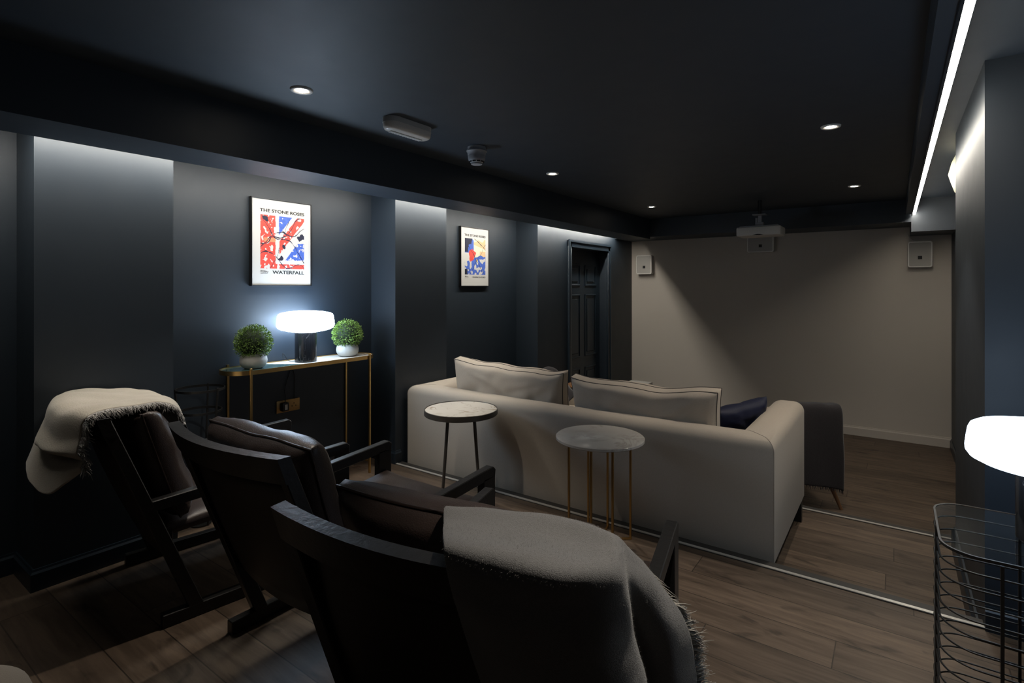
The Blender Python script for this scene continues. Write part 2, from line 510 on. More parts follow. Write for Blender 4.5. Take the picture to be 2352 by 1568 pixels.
# baseboards
def skirting(name, path, h0, m, closed=False, h=.10, t=.016):
    """path of (x,y); board lies to the LEFT of the travel direction"""
    bm = BM()
    P = [Vector(p) for p in path]
    offs = []
    for i, p in enumerate(P):
        ns = []
        if i > 0: d = (P[i] - P[i - 1]).normalized(); ns.append(Vector((-d.y, d.x)))
        if i < len(P) - 1: d = (P[i + 1] - P[i]).normalized(); ns.append(Vector((-d.y, d.x)))
        n = ns[0] if len(ns) == 1 else ns[0] + ns[1]
        offs.append(n)
    sec = [(0, 0), (t, 0), (t, h * .8), (t * .55, h * .9), (t * .45, h), (0, h)]
    rings = [[bm.verts.new((p.x + o.x * d, p.y + o.y * d, h0 + z)) for d, z in sec] for p, o in zip(P, offs)]
    for a, b in zip(rings, rings[1:]):
        for k in range(len(sec)):
            k2 = (k + 1) % len(sec)
            bm.faces.new((a[k], a[k2], b[k2], b[k]))
    bm.faces.new(rings[0]); bm.faces.new(rings[-1][::-1])
    bmesh.ops.recalc_face_normals(bm, faces=bm.faces)
    return struct(obj(name, bm, m))
lw = [(XW, YB), (XW, .722), (XP, .722), (XP, 1.308), (XW, 1.308), (XW, 2.918), (XP, 2.918), (XP, 2.97)]
skirting('baseboard_left', lw[::-1], 0, M['trim'])
skirting('baseboard_left_middle', [(XP, 2.98), (XP, 3.512), (XW, 3.512), (XW, 4.38)][::-1], -.185, M['trim'])
skirting('baseboard_left_far', [(XW, 4.39), (XW, 5.003), (XP, 5.003), (XP, 5.66)][::-1], -.37, M['trim'])
skirting('baseboard_front', [(XP, YF), (.51, YF)][::-1], -.37, M['taupe'], h=.11, t=.02)
skirting('baseboard_right', [(.30, 2.98), (.30, 4.2)], -.185, M['trim'], h=.13, t=.02)
skirting('baseboard_right_near', [(XR, 2.91), (.30, 2.91)][::-1][::-1], 0, M['trim'])
skirting('baseboard_right_far', [(.51, 4.39), (.51, YF)], -.37, M['trim'])

# step nosings
for k, (y, z, xr) in enumerate(((2.975, 0, .30), (4.385, -.185, .30)), 1):
    x0 = XP if k == 1 else XW
    bm = BM(); abox(bm, x0, xr, y - .071, y + .006, z - .03, z + .0035)
    t = struct(obj('trim_%d' % k, bm, M['nosing']))
    bm = BM(); abox(bm, x0, xr, y - .068, y - .048, z + .0036, z + .0066)
    obj('inlay_strip', bm, M['strip'], t)

# door
d = thing('door_1', None, None, (XP, 5.75, -.37)); d['kind'] = 'structure'
W, H = 1.01, 2.265
bm = BM()
def casing(bm, sgn_y0, y0, y1, z0, z1): abox(bm, 0, .022, y0, y1, z0, z1, .006, 2)
casing(bm, 0, -.085, -.004, 0, H + .085); casing(bm, 0, W + .004, W + .085, 0, H + .085); casing(bm, 0, -.085, W + .085, H + .004, H + .085)
abox(bm, .02, .034, -.085, -.06, 0, H + .09); abox(bm, .02, .034, W + .06, W + .085, 0, H + .09); abox(bm, .02, .036, -.088, W + .088, H + .062, H + .09)
abox(bm, 0, .028, -.012, W + .012, H + .0, H + .012)
obj('door_frame', bm, M['trim'], d, 30)
bm = BM()
lx = -.11
LH = 2.175
abox(bm, lx - .04, lx, .0, W, 0, LH)
abox(bm, lx - .04, lx - .01, 0, W, LH, H)          # board closing the head
pw = (W - .12 * 2 - .13) / 2
for c0 in (.12, .12 + pw + .13):
    for (z0, z1) in ((1.79, 2.07), (.86, 1.68), (.22, .72)):
        # moulding frame and raised field
        for a in ((c0, c0 + pw, z0, z0 + .02), (c0, c0 + pw, z1 - .02, z1), (c0, c0 + .02, z0, z1), (c0 + pw - .02, c0 + pw, z0, z1)):
            abox(bm, lx, lx + .010, a[0], a[1], a[2], a[3], .004, 1)
        abox(bm, lx, lx + .008, c0 + .055, c0 + pw - .055, z0 + .055, z1 - .055, .007, 1)
obj('door_panel', bm, M['trim'], d, 30)
bm = BM()
tube(bm, [(lx, .07, 1.15), (lx + .045, .07, 1.15)], .009, 12)
lathe(bm, [(0, -.022), (.014, -.02), (.024, -.008), (.024, .008), (.014, .02), (0, .022)], 20, (lx + .055, .07, 1.15))
obj('door_handle', bm, M['chrome'], d, 40)

# ------------------------------------------------------------------ lights in the ceiling
spots = [(-2.27, 1.47), (-2.27, 3.74), (-2.27, 5.93), (-.30, 3.58), (-.30, 5.80), (-.30, 1.38), (-.30, -.80), (-2.27, -.75)]
names = {0: 'round white recessed downlight nearest the emergency light, its ring fully visible',
         1: 'small warm downlight past the smoke detector on the left row',
         2: 'faint tiny downlight at the far end of the left row',
         3: 'warm downlight on the right row, nearer of the two beside the led strip',
         4: 'warm downlight on the right row, farther one above the projector side'}
proto = None
for i, (x, y) in enumerate(spots):
    if proto is None:
        proto = thing('ceiling_downlight', 'x', 'downlight', (x, y, CZ))
        bm = BM(); lathe(bm, [(.028, -.002), (.034, -.006), (.046, -.0085), (.050, -.007), (.052, 0)], 48)
        obj('trim_ring', bm, M['whitebright'], proto, 60)
        bm = BM(); lathe(bm, [(.027, -.0045), (.014, -.0065), (0, -.007)], 32)
        obj('lens', bm, M['bulb'], proto, 60)
        dl = proto
    else:
        dl = copy_tree(proto); dl.location = (x, y, CZ)
    dl['label'] = names.get(i, 'recessed downlight of the seating rows out of view above the chairs')
    dl['category'] = 'downlight'; dl['group'] = 'recessed ceiling downlights'
    pw_ = {0: 46, 1: 36, 2: 4, 3: 44, 4: 22, 5: 62, 6: 2, 7: 2}[i]
    L = bpy.data.lights.new('downlight_beam', 'SPOT')
    L.energy = pw_; L.color = (1, .88, .74); L.spot_size = R(70 if i == 5 else 84); L.spot_blend = .45; L.shadow_soft_size = .022
    lo = bpy.data.objects.new('downlight_beam', L); C.objects.link(lo); lo.location = (x, y, CZ - .02)

# led strips
t = thing('ceiling_light_strip', 'long glowing white led strip running along the ceiling slot at right', 'light strip', (.165, 2.7, 2.172))
bm = BM()
n = 8
prof = [(.0125 * math.cos(PI + 1.25 * PI * k / n), .010 * math.sin(PI + 1.25 * PI * k / n)) for k in range(n + 1)] + [(-.0125, .0072)]
prism(bm, prof, 1.45 - 2.7, 6.995 - 2.7, 'y')
obj('diffuser', bm, M['led'], t, 40)
box('channel', -.0135, .0135, 1.45 - 2.7, 6.995 - 2.7, .0074, .012, M['graymetal'], t)
t = thing('ceiling_cove_strip', 'hidden glowing strip behind the left ceiling beam washing the pilasters', 'light strip', (-3.105, 2.7, 2.15))
box('diffuser', -.012, .012, .2 - 2.7, 6.98 - 2.7, -.008, 0, M['ledhid'], t)
box('channel', -.014, .054, .2 - 2.7, 6.98 - 2.7, .0001, .012, M['graymetal'], t)

# wall sconce on the pier
t = thing('wall_sconce', 'cream glass wall sconce half hidden behind the dark pier at right', 'wall light', (.51, 4.78, 2.18))
bm = BM()
ns = 16
ring = []
for (r_, z_) in ((.12, -.135), (.172, -.12), (.190, -.06), (.206, .0), (.188, .08), (.165, .135)):
    ring.append([bm.verts.new((-max(.0, r_ * math.sin(PI * k / ns)), -.8 * r_ * math.cos(PI * k / ns), z_)) for k in range(ns + 1)])
for a, b in zip(ring, ring[1:]):
    for k in range(ns): bm.faces.new((a[k], a[k + 1], b[k + 1], b[k]))
bm.faces.new(ring[0])
o = obj('glass_shade', bm, M['sconce'], t, 60)
mm = o.modifiers.new('t', 'SOLIDIFY'); mm.thickness = .003
bm = BM(); tube(bm, [(-.07, 0, -.03), (-.07, 0, .05)], .014, 12)
obj('bulb', bm, mat('lit sconce bulb', (1, 1, 1, 1), .5, emit=(1, .9, .7, 1), estr=5), t)

# emergency light
t = thing('emergency_light', 'white bulkhead emergency light with clear ribbed diffuser on the ceiling', 'ceiling light', (-2.245, 2.12, CZ))
bm = BM(); prism(bm, [(p[0], p[1]) for p in roundrect(-.055, .055, -.165, .165, .053, 8)], -.028, 0)
obj('housing', bm, M['white'], t, 40)
bm = BM()
rr = [roundrect(-.053 + i, .053 - i, -.163 + i, .163 - i, max(.05 - i, .01), 8) for i in (0, .002, .008, .018)]
zs = (-.028, -.05, -.062, -.068)
rg = [[bm.verts.new((p[0], p[1], z)) for p in r_] for r_, z in zip(rr, zs)]
for a, b in zip(rg, rg[1:]):
    for k in range(len(a)): bm.faces.new((a[k], a[(k + 1) % len(a)], b[(k + 1) % len(a)], b[k]))
bm.faces.new(rg[-1]); bmesh.ops.recalc_face_normals(bm, faces=bm.faces)
obj('diffuser', bm, mat('frosted clear diffuser', (.78, .73, .67, 1), .3, bump=.6, bscale=90), t, 50)
bm = BM()
for k in range(12): abox(bm, -.030, .0, -.12 + k * .02, -.12 + k * .02 + .016, -.073, -.067, .002, 1)
obj('prism_panel', bm, M['whitebright'], t, 40)

# smoke detector
t = thing('smoke_detector', 'white round smoke detector on a deep base on the ceiling', 'smoke detector', (-2.257, 2.75, CZ))
bm = BM(); lathe(bm, [(.060, 0), (.060, -.018), (.067, -.022), (.068, -.03), (.062, -.034), (.059, -.055), (.0585, -.058)], 48)
obj('base', bm, M['grayplastic'], t, 50)
bm = BM(); lathe(bm, [(.058, -.0585), (.057, -.075), (.054, -.088), (.044, -.100), (.036, -.106), (.036, -.114), (.030, -.117), (0, -.118)], 48)
hd = obj('sensor_head', bm, M['grayplastic'], t, 50)
bm = BM()
for k in range(10):
    a = 2 * PI * k / 10
    Mx = Matrix.Rotation(a, 4, 'Z')
    abox(bm, .040, .050, -.011, .011, -.101, -.094, .001, 1, Mx)
obj('vent_slots', bm, M['darkhole'], hd)
bm = BM(); lathe(bm, [(0, 0), (.003, -.001), (0, -.003)], 10, (.047, -.03, -.088))
obj('indicator_light', bm, M['redled'], hd)

# ------------------------------------------------------------------ posters
def text_mesh(s, width, capw=None, off=.0):
    cu = bpy.data.curves.new('lettering', 'FONT')
    cu.body = s; cu.size = 1; cu.offset = off; cu.extrude = .004; cu.align_x = 'LEFT'
    o = bpy.data.objects.new('tmp', cu); C.objects.link(o)
    bpy.context.view_layer.update()
    dg = bpy.context.evaluated_depsgraph_get()
    me = bpy.data.meshes.new_from_object(o.evaluated_get(dg))
    bpy.data.objects.remove(o)
    xs = [v.co.x for v in me.vertices]; ys = [v.co.y for v in me.vertices]
    w = max(xs) - min(xs); h = max(ys) - min(ys)
    hh = capw
    for v in me.vertices:
        v.co.x = (v.co.x - min(xs)) / w * width
    y0 = min(ys)
    for v in me.vertices:
        v.co.y = (v.co.y - y0) / h * hh
        v.co.z *= .1
    return me

def poster(name, label, yc, zc, art, title, sub):
    w, h = .455, .600
    t = thing(name, label, 'framed poster', (XW, yc, zc))
    t.rotation_euler = (R(90), 0, R(90))
    bm = BM(); f = .007
    for a in ((-w / 2, w / 2, h / 2 - f, h / 2), (-w / 2, w / 2, -h / 2, -h / 2 + f), (-w / 2, -w / 2 + f, -h / 2, h / 2), (w / 2 - f, w / 2, -h / 2, h / 2)):
        abox(bm, a[0], a[1], a[2], a[3], 0.001, .032, .0012, 1)
    obj('picture_frame', bm, M['frame'], t)
    box('mount_board', -w / 2 + f, w / 2 - f, -h / 2 + f, h / 2 - f, .002, .024, M['mount'], t)
    x0, x1 = -w / 2 + .145 * w, -w / 2 + .87 * w
    y1, y0 = h / 2 - .19 * h, h / 2 - .80 * h
    nx, ny = 150, 180
    verts = [(x0 + (x1 - x0) * i / nx, y0 + (y1 - y0) * j / ny, .0246) for j in range(ny + 1) for i in range(nx + 1)]
    faces = [(j * (nx + 1) + i, j * (nx + 1) + i + 1, (j + 1) * (nx + 1) + i + 1, (j + 1) * (nx + 1) + i) for j in range(ny) for i in range(nx)]
    me = bpy.data.meshes.new('art_print'); me.from_pydata(verts, [], faces)
    mats, fn = art
    for m_ in mats: me.materials.append(m_)
    for j in range(ny):
        for i in range(nx):
            me.polygons[j * nx + i].material_index = fn((i + .5) / nx, (j + .5) / ny)
    obj('art_print', me, None, t)
    ti = text_mesh(title, (.87 - .135) * w, .0225, .026)
    o = obj('title_lettering', ti, M['ink'], t); o.location = (-w / 2 + .137 * w, h / 2 - .157 * h, .0245)
    a0 = .335 if len(sub) < 12 else .40
    ti = text_mesh(sub, (.87 - a0) * w, .0235 if len(sub) < 12 else .0150, .026 if len(sub) < 12 else .012)
    o = obj('song_lettering', ti, M['ink'], t); o.location = (-w / 2 + a0 * w, h / 2 - .862 * h if len(sub) < 12 else h / 2 - .855 * h, .0245)
    # small sketched emblem and fine print line
    bm = BM()
    ex, ey = -w / 2 + .15 * w, h / 2 - .862 * h
    rnd = random.Random(3)
    pts = [(ex + .055 * k / 14, ey + .010 + .011 * math.sin(k * 2.1) * (1 - k / 20) + .004 * (k % 3), .0248) for k in range(15)]
    tube(bm, pts, .0009, 4)
    tube(bm, [(ex, ey + .022, .0248), (ex + .03, ey + .021, .0248), (ex + .053, ey + .008, .0248)], .0007, 4)
    tube(bm, [(ex, ey, .0248), (ex + .02, ey + .004, .0248), (ex + .05, ey + .003, .0248)], .0007, 4)
    obj('emblem', bm, M['ink'], t)
    return t

def N2(u, v, s, o=0): return noise.noise(Vector((u * s, v * s, o)))
def art1(u, v):
    # plain generic abstract in red, white and blue with dark drips
    du = u + N2(u, v, 9, 3) * .012; dv = v + N2(u, v, 9, 7) * .012
    for k, (a, b_, c_) in enumerate(((.62, .35, .010), (-.75, .95, .012), (.25, .52, .008), (-.35, .30, .008), (1.9, -.35, .009))):
        if abs(dv - (a * du + b_) - .09 * math.sin(du * 9 + k * 2) - N2(u, v, 4, k) * .08) < c_ * (1 + N2(u, v, 10, k + 20) * 1.3): return 3
    for k, (cx, cy, r_) in enumerate(((.12, .93, .05), (.50, .42, .035), (.45, .18, .05), (.93, .62, .07))):
        if math.hypot(u - cx, v - cy) < r_ * (1 + N2(u, v, 12, k) * 1.5): return 3
    spl = N2(u, v, 14, 11) + .5 * N2(u, v, 30, 12)
    if spl > .42: return 0
    if v < .09 and spl < .25: return 1
    if du < .33 and v > .09: return 4 if (.50 < v < .58 and u > .08) else (0 if spl > .30 else 1)
    dd = (dv - .45) - (du - .45) * 1.15
    if -.12 < dd + .02 < .13 and v > .28 and u > .42: return 1
    if .24 < dd and du > .41 and dv > .55: return 2
    if dd < -.40 and .17 < dv < .50: return 2 if spl < .28 else 0
    return 0
def art2(u, v):
    for k, (a, b_, c_) in enumerate(((-1.0, .95, .011), (1.1, -.25, .008), (-.55, 1.25, .010))):
        if abs(v - (a * u + b_) - N2(u, v, 4, k) * .07) < c_ * (1 + N2(u, v, 10, k + 20)): return 3
    n = N2(u, v, 3.2, 31); m_ = N2(u, v, 9, 5)
    if u < .33 + .1 * n and v > .82 + m_ * .05 or (u < .18 + m_ * .07 and v > .62): return 3
    if (u < .12 and v < .15): return 3
    if math.hypot((u - .33) / .16, (v - .54) / .15) < 1 + m_ * .5 and N2(u, v, 6, 9) < .25: return 1
    if math.hypot((u - .58) / .03, (v - .40) / .035) < 1: return 6
    if v < .42 + n * .15 + .15 * (u - .5): return 2 if m_ < .12 else 0
    if u < .42 and v > .6: return 2 if n < .25 else 0
    if u > .42 and v > .84 - (u - .4) * .2 and n < .1: return 4
    if u > .72 and v < .66: return 4
    return 5 if u > .45 else 0
pa = [M['paper'], M['red'], M['blue'], M['navyink'], M['orange']]
pb = [M['paper'], M['red'], M['blue'], M['navyink'], M['peach'], M['cream'], M['yellow']]
poster('framed_poster', 'framed red white and blue abstract print titled WATERFALL above the console table', 2.115, 1.711, (pa, art1), 'THE STONE ROSES', 'WATERFALL')
poster('framed_poster', 'farther framed print in blue, cream and red, titled I WANNA BE ADORED', 4.234, 1.711, (pb, art2), 'THE STONE ROSES', 'I WANNA BE ADORED')

# ------------------------------------------------------------------ socket on the wall under the console
t = thing('wall_socket', 'antique brass double socket with a black plug on the wall below the console', 'socket', (XW, 2.17, .56))
box('face_plate', .0005, .008, -.09, .09, -.043, .043, M['antbrass'], t, .003)
bm = BM()
for s in (.028, .058):
    abox(bm, .0081, .0095, s - .003, s + .003, -.012 if s == .028 else -.012, -.004)
abox(bm, .0081, .0095, .041, .045, .006, .016)
obj('pin_holes', bm, M['darkhole'], t)
bm = BM(); abox(bm, .008, .045, -.065, -.015, -.03, .03, .006, 2)
pl = obj('plug', bm, M['blackpl'], t, 40)
bm = BM(); abox(bm, .0455, .047, -.05, -.03, -.018, .018); obj('plug_label', bm, M['white'], pl)
bm = BM(); tube(bm, smoothpath([(.03, -.04, .03), (.03, -.035, .07), (.012, -.03, .12), (.006, .02, .26), (.006, .05, .33)], 6), .003, 6)
obj('cable', bm, M['blackpl'], t, 60)

# ------------------------------------------------------------------ console table
CX, CY = -3.37, 2.2025
t = thing('console_table', 'oval brass console table with dark green and white marble top', 'console table', (CX, CY, 0))
def capsule(hw, hl, n=14):
    pts = []
    for k in range(n + 1):
        a = PI * k / n; pts.append((hw * math.cos(a), hl - hw + hw * math.sin(a)))
    for k in range(n + 1):
        a = PI + PI * k / n; pts.append((hw * math.cos(a), -(hl - hw) + hw * math.sin(a)))
    return pts
hl = .5675
out = capsule(.141, hl); inn = capsule(.136, hl - .005)
bm = BM()
va = [[bm.verts.new((p[0], p[1], z)) for p in q] for q, z in ((out, .859), (out, .886), (inn, .886), (inn, .859))]
for i in range(4):
    a, b = va[i], va[(i + 1) % 4]
    for k in range(len(a)): bm.faces.new((a[k], a[(k + 1) % len(a)], b[(k + 1) % len(a)], b[k]))
bmesh.ops.recalc_face_normals(bm, faces=bm.faces)
obj('rim', bm, M['brass'], t, 40)
# marble top cut on the diagonal
inn2 = capsule(.1355, hl - .0055)
bm = BM(); prism(bm, inn2, .862, .880)
for f_ in bm.faces: f_.material_index = 0
cut = bmesh.ops.bisect_plane(bm, geom=bm.verts[:] + bm.edges[:] + bm.faces[:], plane_co=(0, -.15, 0), plane_no=Vector((-.62, .78, 0)))
for f_ in bm.faces:
    c_ = f_.calc_center_median()
    f_.material_index = 1 if (c_ - Vector((0, -.15, 0))).dot(Vector((-.62, .78, 0))) < 0 else 0
obj('marble_top', bm, [M['marblew'], M['marbledg']], t)
for sx in (-1, 1):
    for sy in (-1, 1):
        bm = BM(); abox(bm, sx * .142 - .007, sx * .142 + .007, sy * .458 - .007, sy * .458 + .007, 0, .900, .001, 1)
        obj('leg', bm, M['brass'], t)
bm = BM()
for sy in (-1, 1): abox(bm, -.136, .136, sy * .458 - .005, sy * .458 + .005, .085, .095)
abox(bm, -.005, .005, -.453, .453, .085, .095)
obj('stretcher', bm, M['brass'], t)

# table lamp
def table_lamp(label, loc, sm='shade'):
    t = thing('table_lamp', label, 'table lamp', loc)
    bm = BM(); lathe(bm, [(0, 0), (.070, 0), (.0735, .004), (.0735, .205), (.0, .205)], 48)
    obj('lamp_base', bm, M['marblek'], t, 40)
    bm = BM()
    lathe(bm, [(0, .206), (.075, .207), (.120, .214), (.160, .224), (.183, .236), (.192, .250), (.193, .262), (.190, .290), (.186, .318), (.180, .332), (.165, .341), (.12, .350), (.06, .356), (0, .358)], 64)
    obj('lamp_shade', bm, M[sm], t, 180)
    return t
table_lamp('lit white mushroom table lamp with black marble base on the console', (-3.37, 2.215, .8805))
lampc = bpy.data.objects['table_lamp']
bm = BM(); tube(bm, smoothpath([(-.05, -.05, .004), (-.085, -.08, .008), (-.10, -.11, .06), (-.115, -.10, .02), (-.138, -.06, .003), (-.143, 0, -.1), (-.144, .0, -.3)], 6), .0022, 6)
cd = obj('lamp_cord', bm, M['blackpl'], lampc, 60)

# potted boxwood balls
def plant(label, loc, seed, k=1.0):
    t = thing('potted_boxwood', label, 'plant', loc, group='potted boxwood balls on the console')
    bm = BM(); lathe(bm, [(0, 0), (.048, 0), (.066, .008), (.080, .030), (.083, .05), (.079, .072), (.068, .088), (.058, .093), (.054, .090), (.056, .08), (0, .078)], 40)
    obj('pot', bm, M['ceramic'], t, 60)
    rnd = random.Random(seed)
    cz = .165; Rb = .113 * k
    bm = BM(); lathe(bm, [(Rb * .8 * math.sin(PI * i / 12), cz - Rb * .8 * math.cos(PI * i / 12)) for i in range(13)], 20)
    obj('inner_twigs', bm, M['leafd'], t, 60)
    verts, faces = [], []
    for i in range(2600):
        z = rnd.uniform(-.85, 1); a = rnd.uniform(0, 2 * PI)
        q = math.sqrt(1 - z * z)
        n = Vector((q * math.cos(a), q * math.sin(a), z))
        lump = 1 + .07 * noise.noise(n * 4 + Vector((seed, 0, 0)))
        p = Vector((0, 0, cz)) + n * Rb * rnd.uniform(.80, 1.0) * lump
        dr = (n + Vector((rnd.uniform(-1, 1), rnd.uniform(-1, 1), rnd.uniform(-.6, 1))) * .75).normalized()
        sd = dr.cross(Vector((rnd.uniform(-1, 1), rnd.uniform(-1, 1), rnd.uniform(-1, 1)))).normalized()
        nn = dr.cross(sd)
        l = rnd.uniform(.010, .015); w = l * .27
        b = len(verts)
        verts += [p, p + dr * l * .45 + sd * w + nn * .0012, p + dr * l, p + dr * l * .45 - sd * w + nn * .0012]
        faces += [(b, b + 1, b + 2), (b, b + 2, b + 3)]
    me = bpy.data.meshes.new('foliage'); me.from_pydata(verts, [], faces)
    obj('foliage', me, M['leaf'], t)
plant('round green boxwood ball in a grey white pot on the green marble end', (-3.365, 1.835, .8805), 1)
plant('round green boxwood ball in a white pot right of the lamp', (-3.38, 2.575, .8805), 2, .98)

# black wire stand beside the console
t = thing('wire_stand', 'tall black metal stand of hoops between the left armchair and console', 'stand', (-3.34, 1.50, 0))
for z, r in ((.80, .128), (.67, .112), (.30, .078)):
    bm = BM(); tube(bm, [(r * math.cos(2 * PI * k / 36), r * math.sin(2 * PI * k / 36), z) for k in range(36)], .004, closed=True, flat=(.004, .014))
    obj('hoop', bm, M['blackmetal'], t, 40)
for k in range(3):
    a = R(18 + 120 * k)
    bm = BM(); tube(bm, [(.055 * math.cos(a), .055 * math.sin(a), 0), (.131 * math.cos(a), .131 * math.sin(a), .812)], .006, 8)
    obj('leg', bm, M['blackmetal'], t, 50)
bm = BM(); lathe(bm, [(0, 0), (.055, 0), (.055, .008), (0, .008)], 30)
obj('base', bm, M['blackmetal'], t, 40)

# ------------------------------------------------------------------ lounge chairs
# local frame: x = across (0..W) from left crest end, y = forward from the crest, z up
CWd = .745
def lounge_chair(label, loc, rz, cush_top=.92, cush_y=.16, seed=0, wid=CWd):
    t = thing('lounge_chair', label, 'armchair', loc, rz, 'three black wood and leather lounge chairs')
    m = M['blackwood']; tk = .040
    for k, x0 in enumerate((0, wid - tk)):
        x1 = x0 + tk
        # slanted rear post
        bm = BM(); prism(bm, [(-.049, .888), (-.006, .888), (.318, .05), (.262, .05)], x0, x1, 'x')
        bmesh.ops.bevel(bm, geom=bm.edges[:], offset=.003, segments=1, affect='EDGES')
        obj('rear_post', bm, m, t, 30)
        bm = BM(); prism(bm, [(.128, .532), (.128 + .016, .487), (.93, .540), (.935, .478), (1.005, .478), (1.005, .575), (.99, .592)][:0] or [(.127, .534), (.143, .490), (1.0, .546), (1.004, .578), (.985, .594)], x0, x1, 'x')
        bmesh.ops.bevel(bm, geom=bm.edges[:], offset=.003, segments=1, affect='EDGES')
        obj('armrest', bm, m, t, 30)
        bm = BM(); abox(bm, x0, x1, .918, 1.0, .055, .552, .003, 1)
        obj('front_leg', bm, m, t, 30)
        bm = BM(); abox(bm, x0, x1, .165, 1.0, 0, .055, .003, 1)
        obj('sled_runner', bm, m, t, 30)
    # curved crest rail
    n = 24
    bm = BM()
    rings = []
    for i in range(n + 1):
        u = i / n
        b = -.062 * math.sin(PI * u) ** .9 if 0 < u < 1 else 0
        x = -.0015 + (wid + .003) * u
        rings.append([bm.verts.new((x, y + b, z)) for y, z in ((-.024, .812), (.012, .820), (-.010, .896), (-.053, .896))])
    for a, b2 in zip(rings, rings[1:]):
        for k in range(4): bm.faces.new((a[k], a[(k + 1) % 4], b2[(k + 1) % 4], b2[k]))
    bm.faces.new(rings[0]); bm.faces.new(rings[-1][::-1]); bmesh.ops.recalc_face_normals(bm, faces=bm.faces)
    obj('crest_rail', bm, m, t, 35)
    # leather back sling, bowed
    bm = BM(); G = []
    for j in range(9):
        v = j / 8; z = .82 - v * .56
        row = []
        for i in range(n + 1):
            u = i / n
            b = -.055 * math.sin(PI * u) * (1 - .3 * v) - .012 * math.sin(PI * v)
            row.append(bm.verts.new((tk + (wid - 2 * tk) * u, .357 * (.89 - z) - .010 + b, z)))
        G.append(row)
    for a, b2 in zip(G, G[1:]):
        for k in range(n): bm.faces.new((a[k], a[k + 1], b2[k + 1], b2[k]))
    o = obj('back_sling', bm, M['leather_dark'], t, 180); mm = o.modifiers.new('t', 'SOLIDIFY'); mm.thickness = .006
    # seat sling, rails
    for z, y in ((.36, .19), (.385, .89)):
        obj('cross_rail', abox(BM(), tk, wid - tk, y - .022, y + .022, z - .03, z + .015, .003, 1), m, t, 30)
    bm, _ = cushion(wid - 2 * tk - .01, .80, .075, 26, 26, .004, seed + 5, box_t=.035)
    xf(bm, Matrix.Translation((wid / 2, .565, .405)) @ Matrix.Rotation(R(4), 4, 'X') @ Matrix.Rotation(R(90), 4, 'X'))
    obj('seat_cushion', bm, M['leather'], t, 180)
    # thick back cushion with piping
    hh = cush_top - .42
    bm, seams = cushion(wid - 2 * tk + .005, hh, .175, 44, 34, .016, seed, box_t=.03)
    Mx = Matrix.Translation((wid / 2, cush_y, (cush_top + .42) / 2)) @ Matrix.Rotation(R(17), 4, 'X')
    # lean: top towards the rear
    xf(bm, Mx)
    bc = obj('back_cushion', bm, M['leather'], t, 180)
    for sd_ in (-1,):
        b2 = BM(); tube(b2, [Mx @ (p * 1.002) for p in seams[sd_]], .0045, 6, closed=True)
        obj('piping', b2, M['piping'], bc, 60)
    return t

f1 = math.atan2(-.15, .988)   # chair 1 turned clockwise
ch1 = lounge_chair('black wood and leather lounge chair at left with the cream throw', (-3.195, .895, 0), f1, .893, .185, 1)
ch2 = lounge_chair('middle black lounge chair with brown leather cushion and no throw', (-2.20, .925, 0), 0, .905, .165, 2, .73)
f3 = math.atan2(.178, .984)
ch3 = lounge_chair('nearest black lounge chair with the grey wool throw over its back', (-1.175, .728, 0), f3, .905, .205, 3, .755)

# grey wool throw on chair 3 (control points in that chair's frame)
ORG3 = (-1.175, .728, 0)
t = thing('wool_throw', 'fringed grey wool throw over the back of the nearest lounge chair', 'throw blanket', ORG3, f3)
G3 = [
 [(.375, .17, .78), (.47, .19, .78), (.59, .19, .78), (.69, .18, .78), (.75, .17, .77), (.78, .19, .76), (.79, .21, .74), (.795, .23, .73)],
 [(0.363, 0.12, 0.894), (0.461, 0.14, 0.897), (0.586, 0.145, 0.905), (0.694, 0.13, 0.912), (0.758, 0.11, 0.905), (0.781, 0.12, 0.885), (0.793, 0.15, 0.855), (0.801, 0.18, 0.826)],
 [(0.407, 0.04, 0.895), (0.504, 0.04, 0.905), (0.616, 0.04, 0.913), (0.705, 0.04, 0.91), (0.776, 0.05, 0.915), (0.787, 0.08, 0.881), (0.823, 0.13, 0.836), (0.841, 0.18, 0.789)],
 [(0.511, -0.122, 0.944), (0.576, -0.124, 0.941), (0.661, -0.112, 0.935), (0.735, -0.085, 0.926), (0.794, 0.0, 0.908), (0.795, 0.06, 0.86), (0.842, 0.13, 0.79), (0.865, 0.2, 0.745)],
 [(0.517, -0.108, 0.878), (0.586, -0.112, 0.862), (0.667, -0.1, 0.858), (0.743, -0.075, 0.864), (0.803, 0.0, 0.861), (0.797, 0.08, 0.793), (0.853, 0.14, 0.733), (0.883, 0.22, 0.695)],
 [(0.514, -0.06, 0.772), (0.593, -0.075, 0.771), (0.671, -0.07, 0.767), (0.756, -0.055, 0.783), (0.807, 0.03, 0.772), (0.798, 0.12, 0.704), (0.858, 0.16, 0.654), (0.891, 0.24, 0.631)],
 [(0.524, 0.0, 0.622), (0.601, -0.02, 0.634), (0.684, -0.03, 0.637), (0.775, -0.03, 0.668), (0.823, 0.05, 0.678), (0.816, 0.15, 0.596), (0.863, 0.18, 0.564), (0.896, 0.26, 0.546)],
 [(0.535, 0.1, 0.381), (0.613, 0.08, 0.392), (0.703, 0.06, 0.403), (0.797, 0.02, 0.477), (0.839, 0.08, 0.522), (0.83, 0.2, 0.404), (0.87, 0.22, 0.395), (0.896, 0.3, 0.396)],
]
o, E_, I_, pts = drape('blanket_cloth', G3, M['greywool'], t, 9, 9, .006, .010, 3)
fringe('fringe', E_['right'], I_['right'], M['palefringe'], t, .056, .0007, .0010, .15, .18, 4)
fringe('fringe', E_['bottom'], I_['bottom'], M['greyfibre'], t, .03, .003, .0012, .5, .3, 5)
fz = fuzz('wool_fuzz', pts, M['greyfibre'], t, 130000, .0050, .00020)
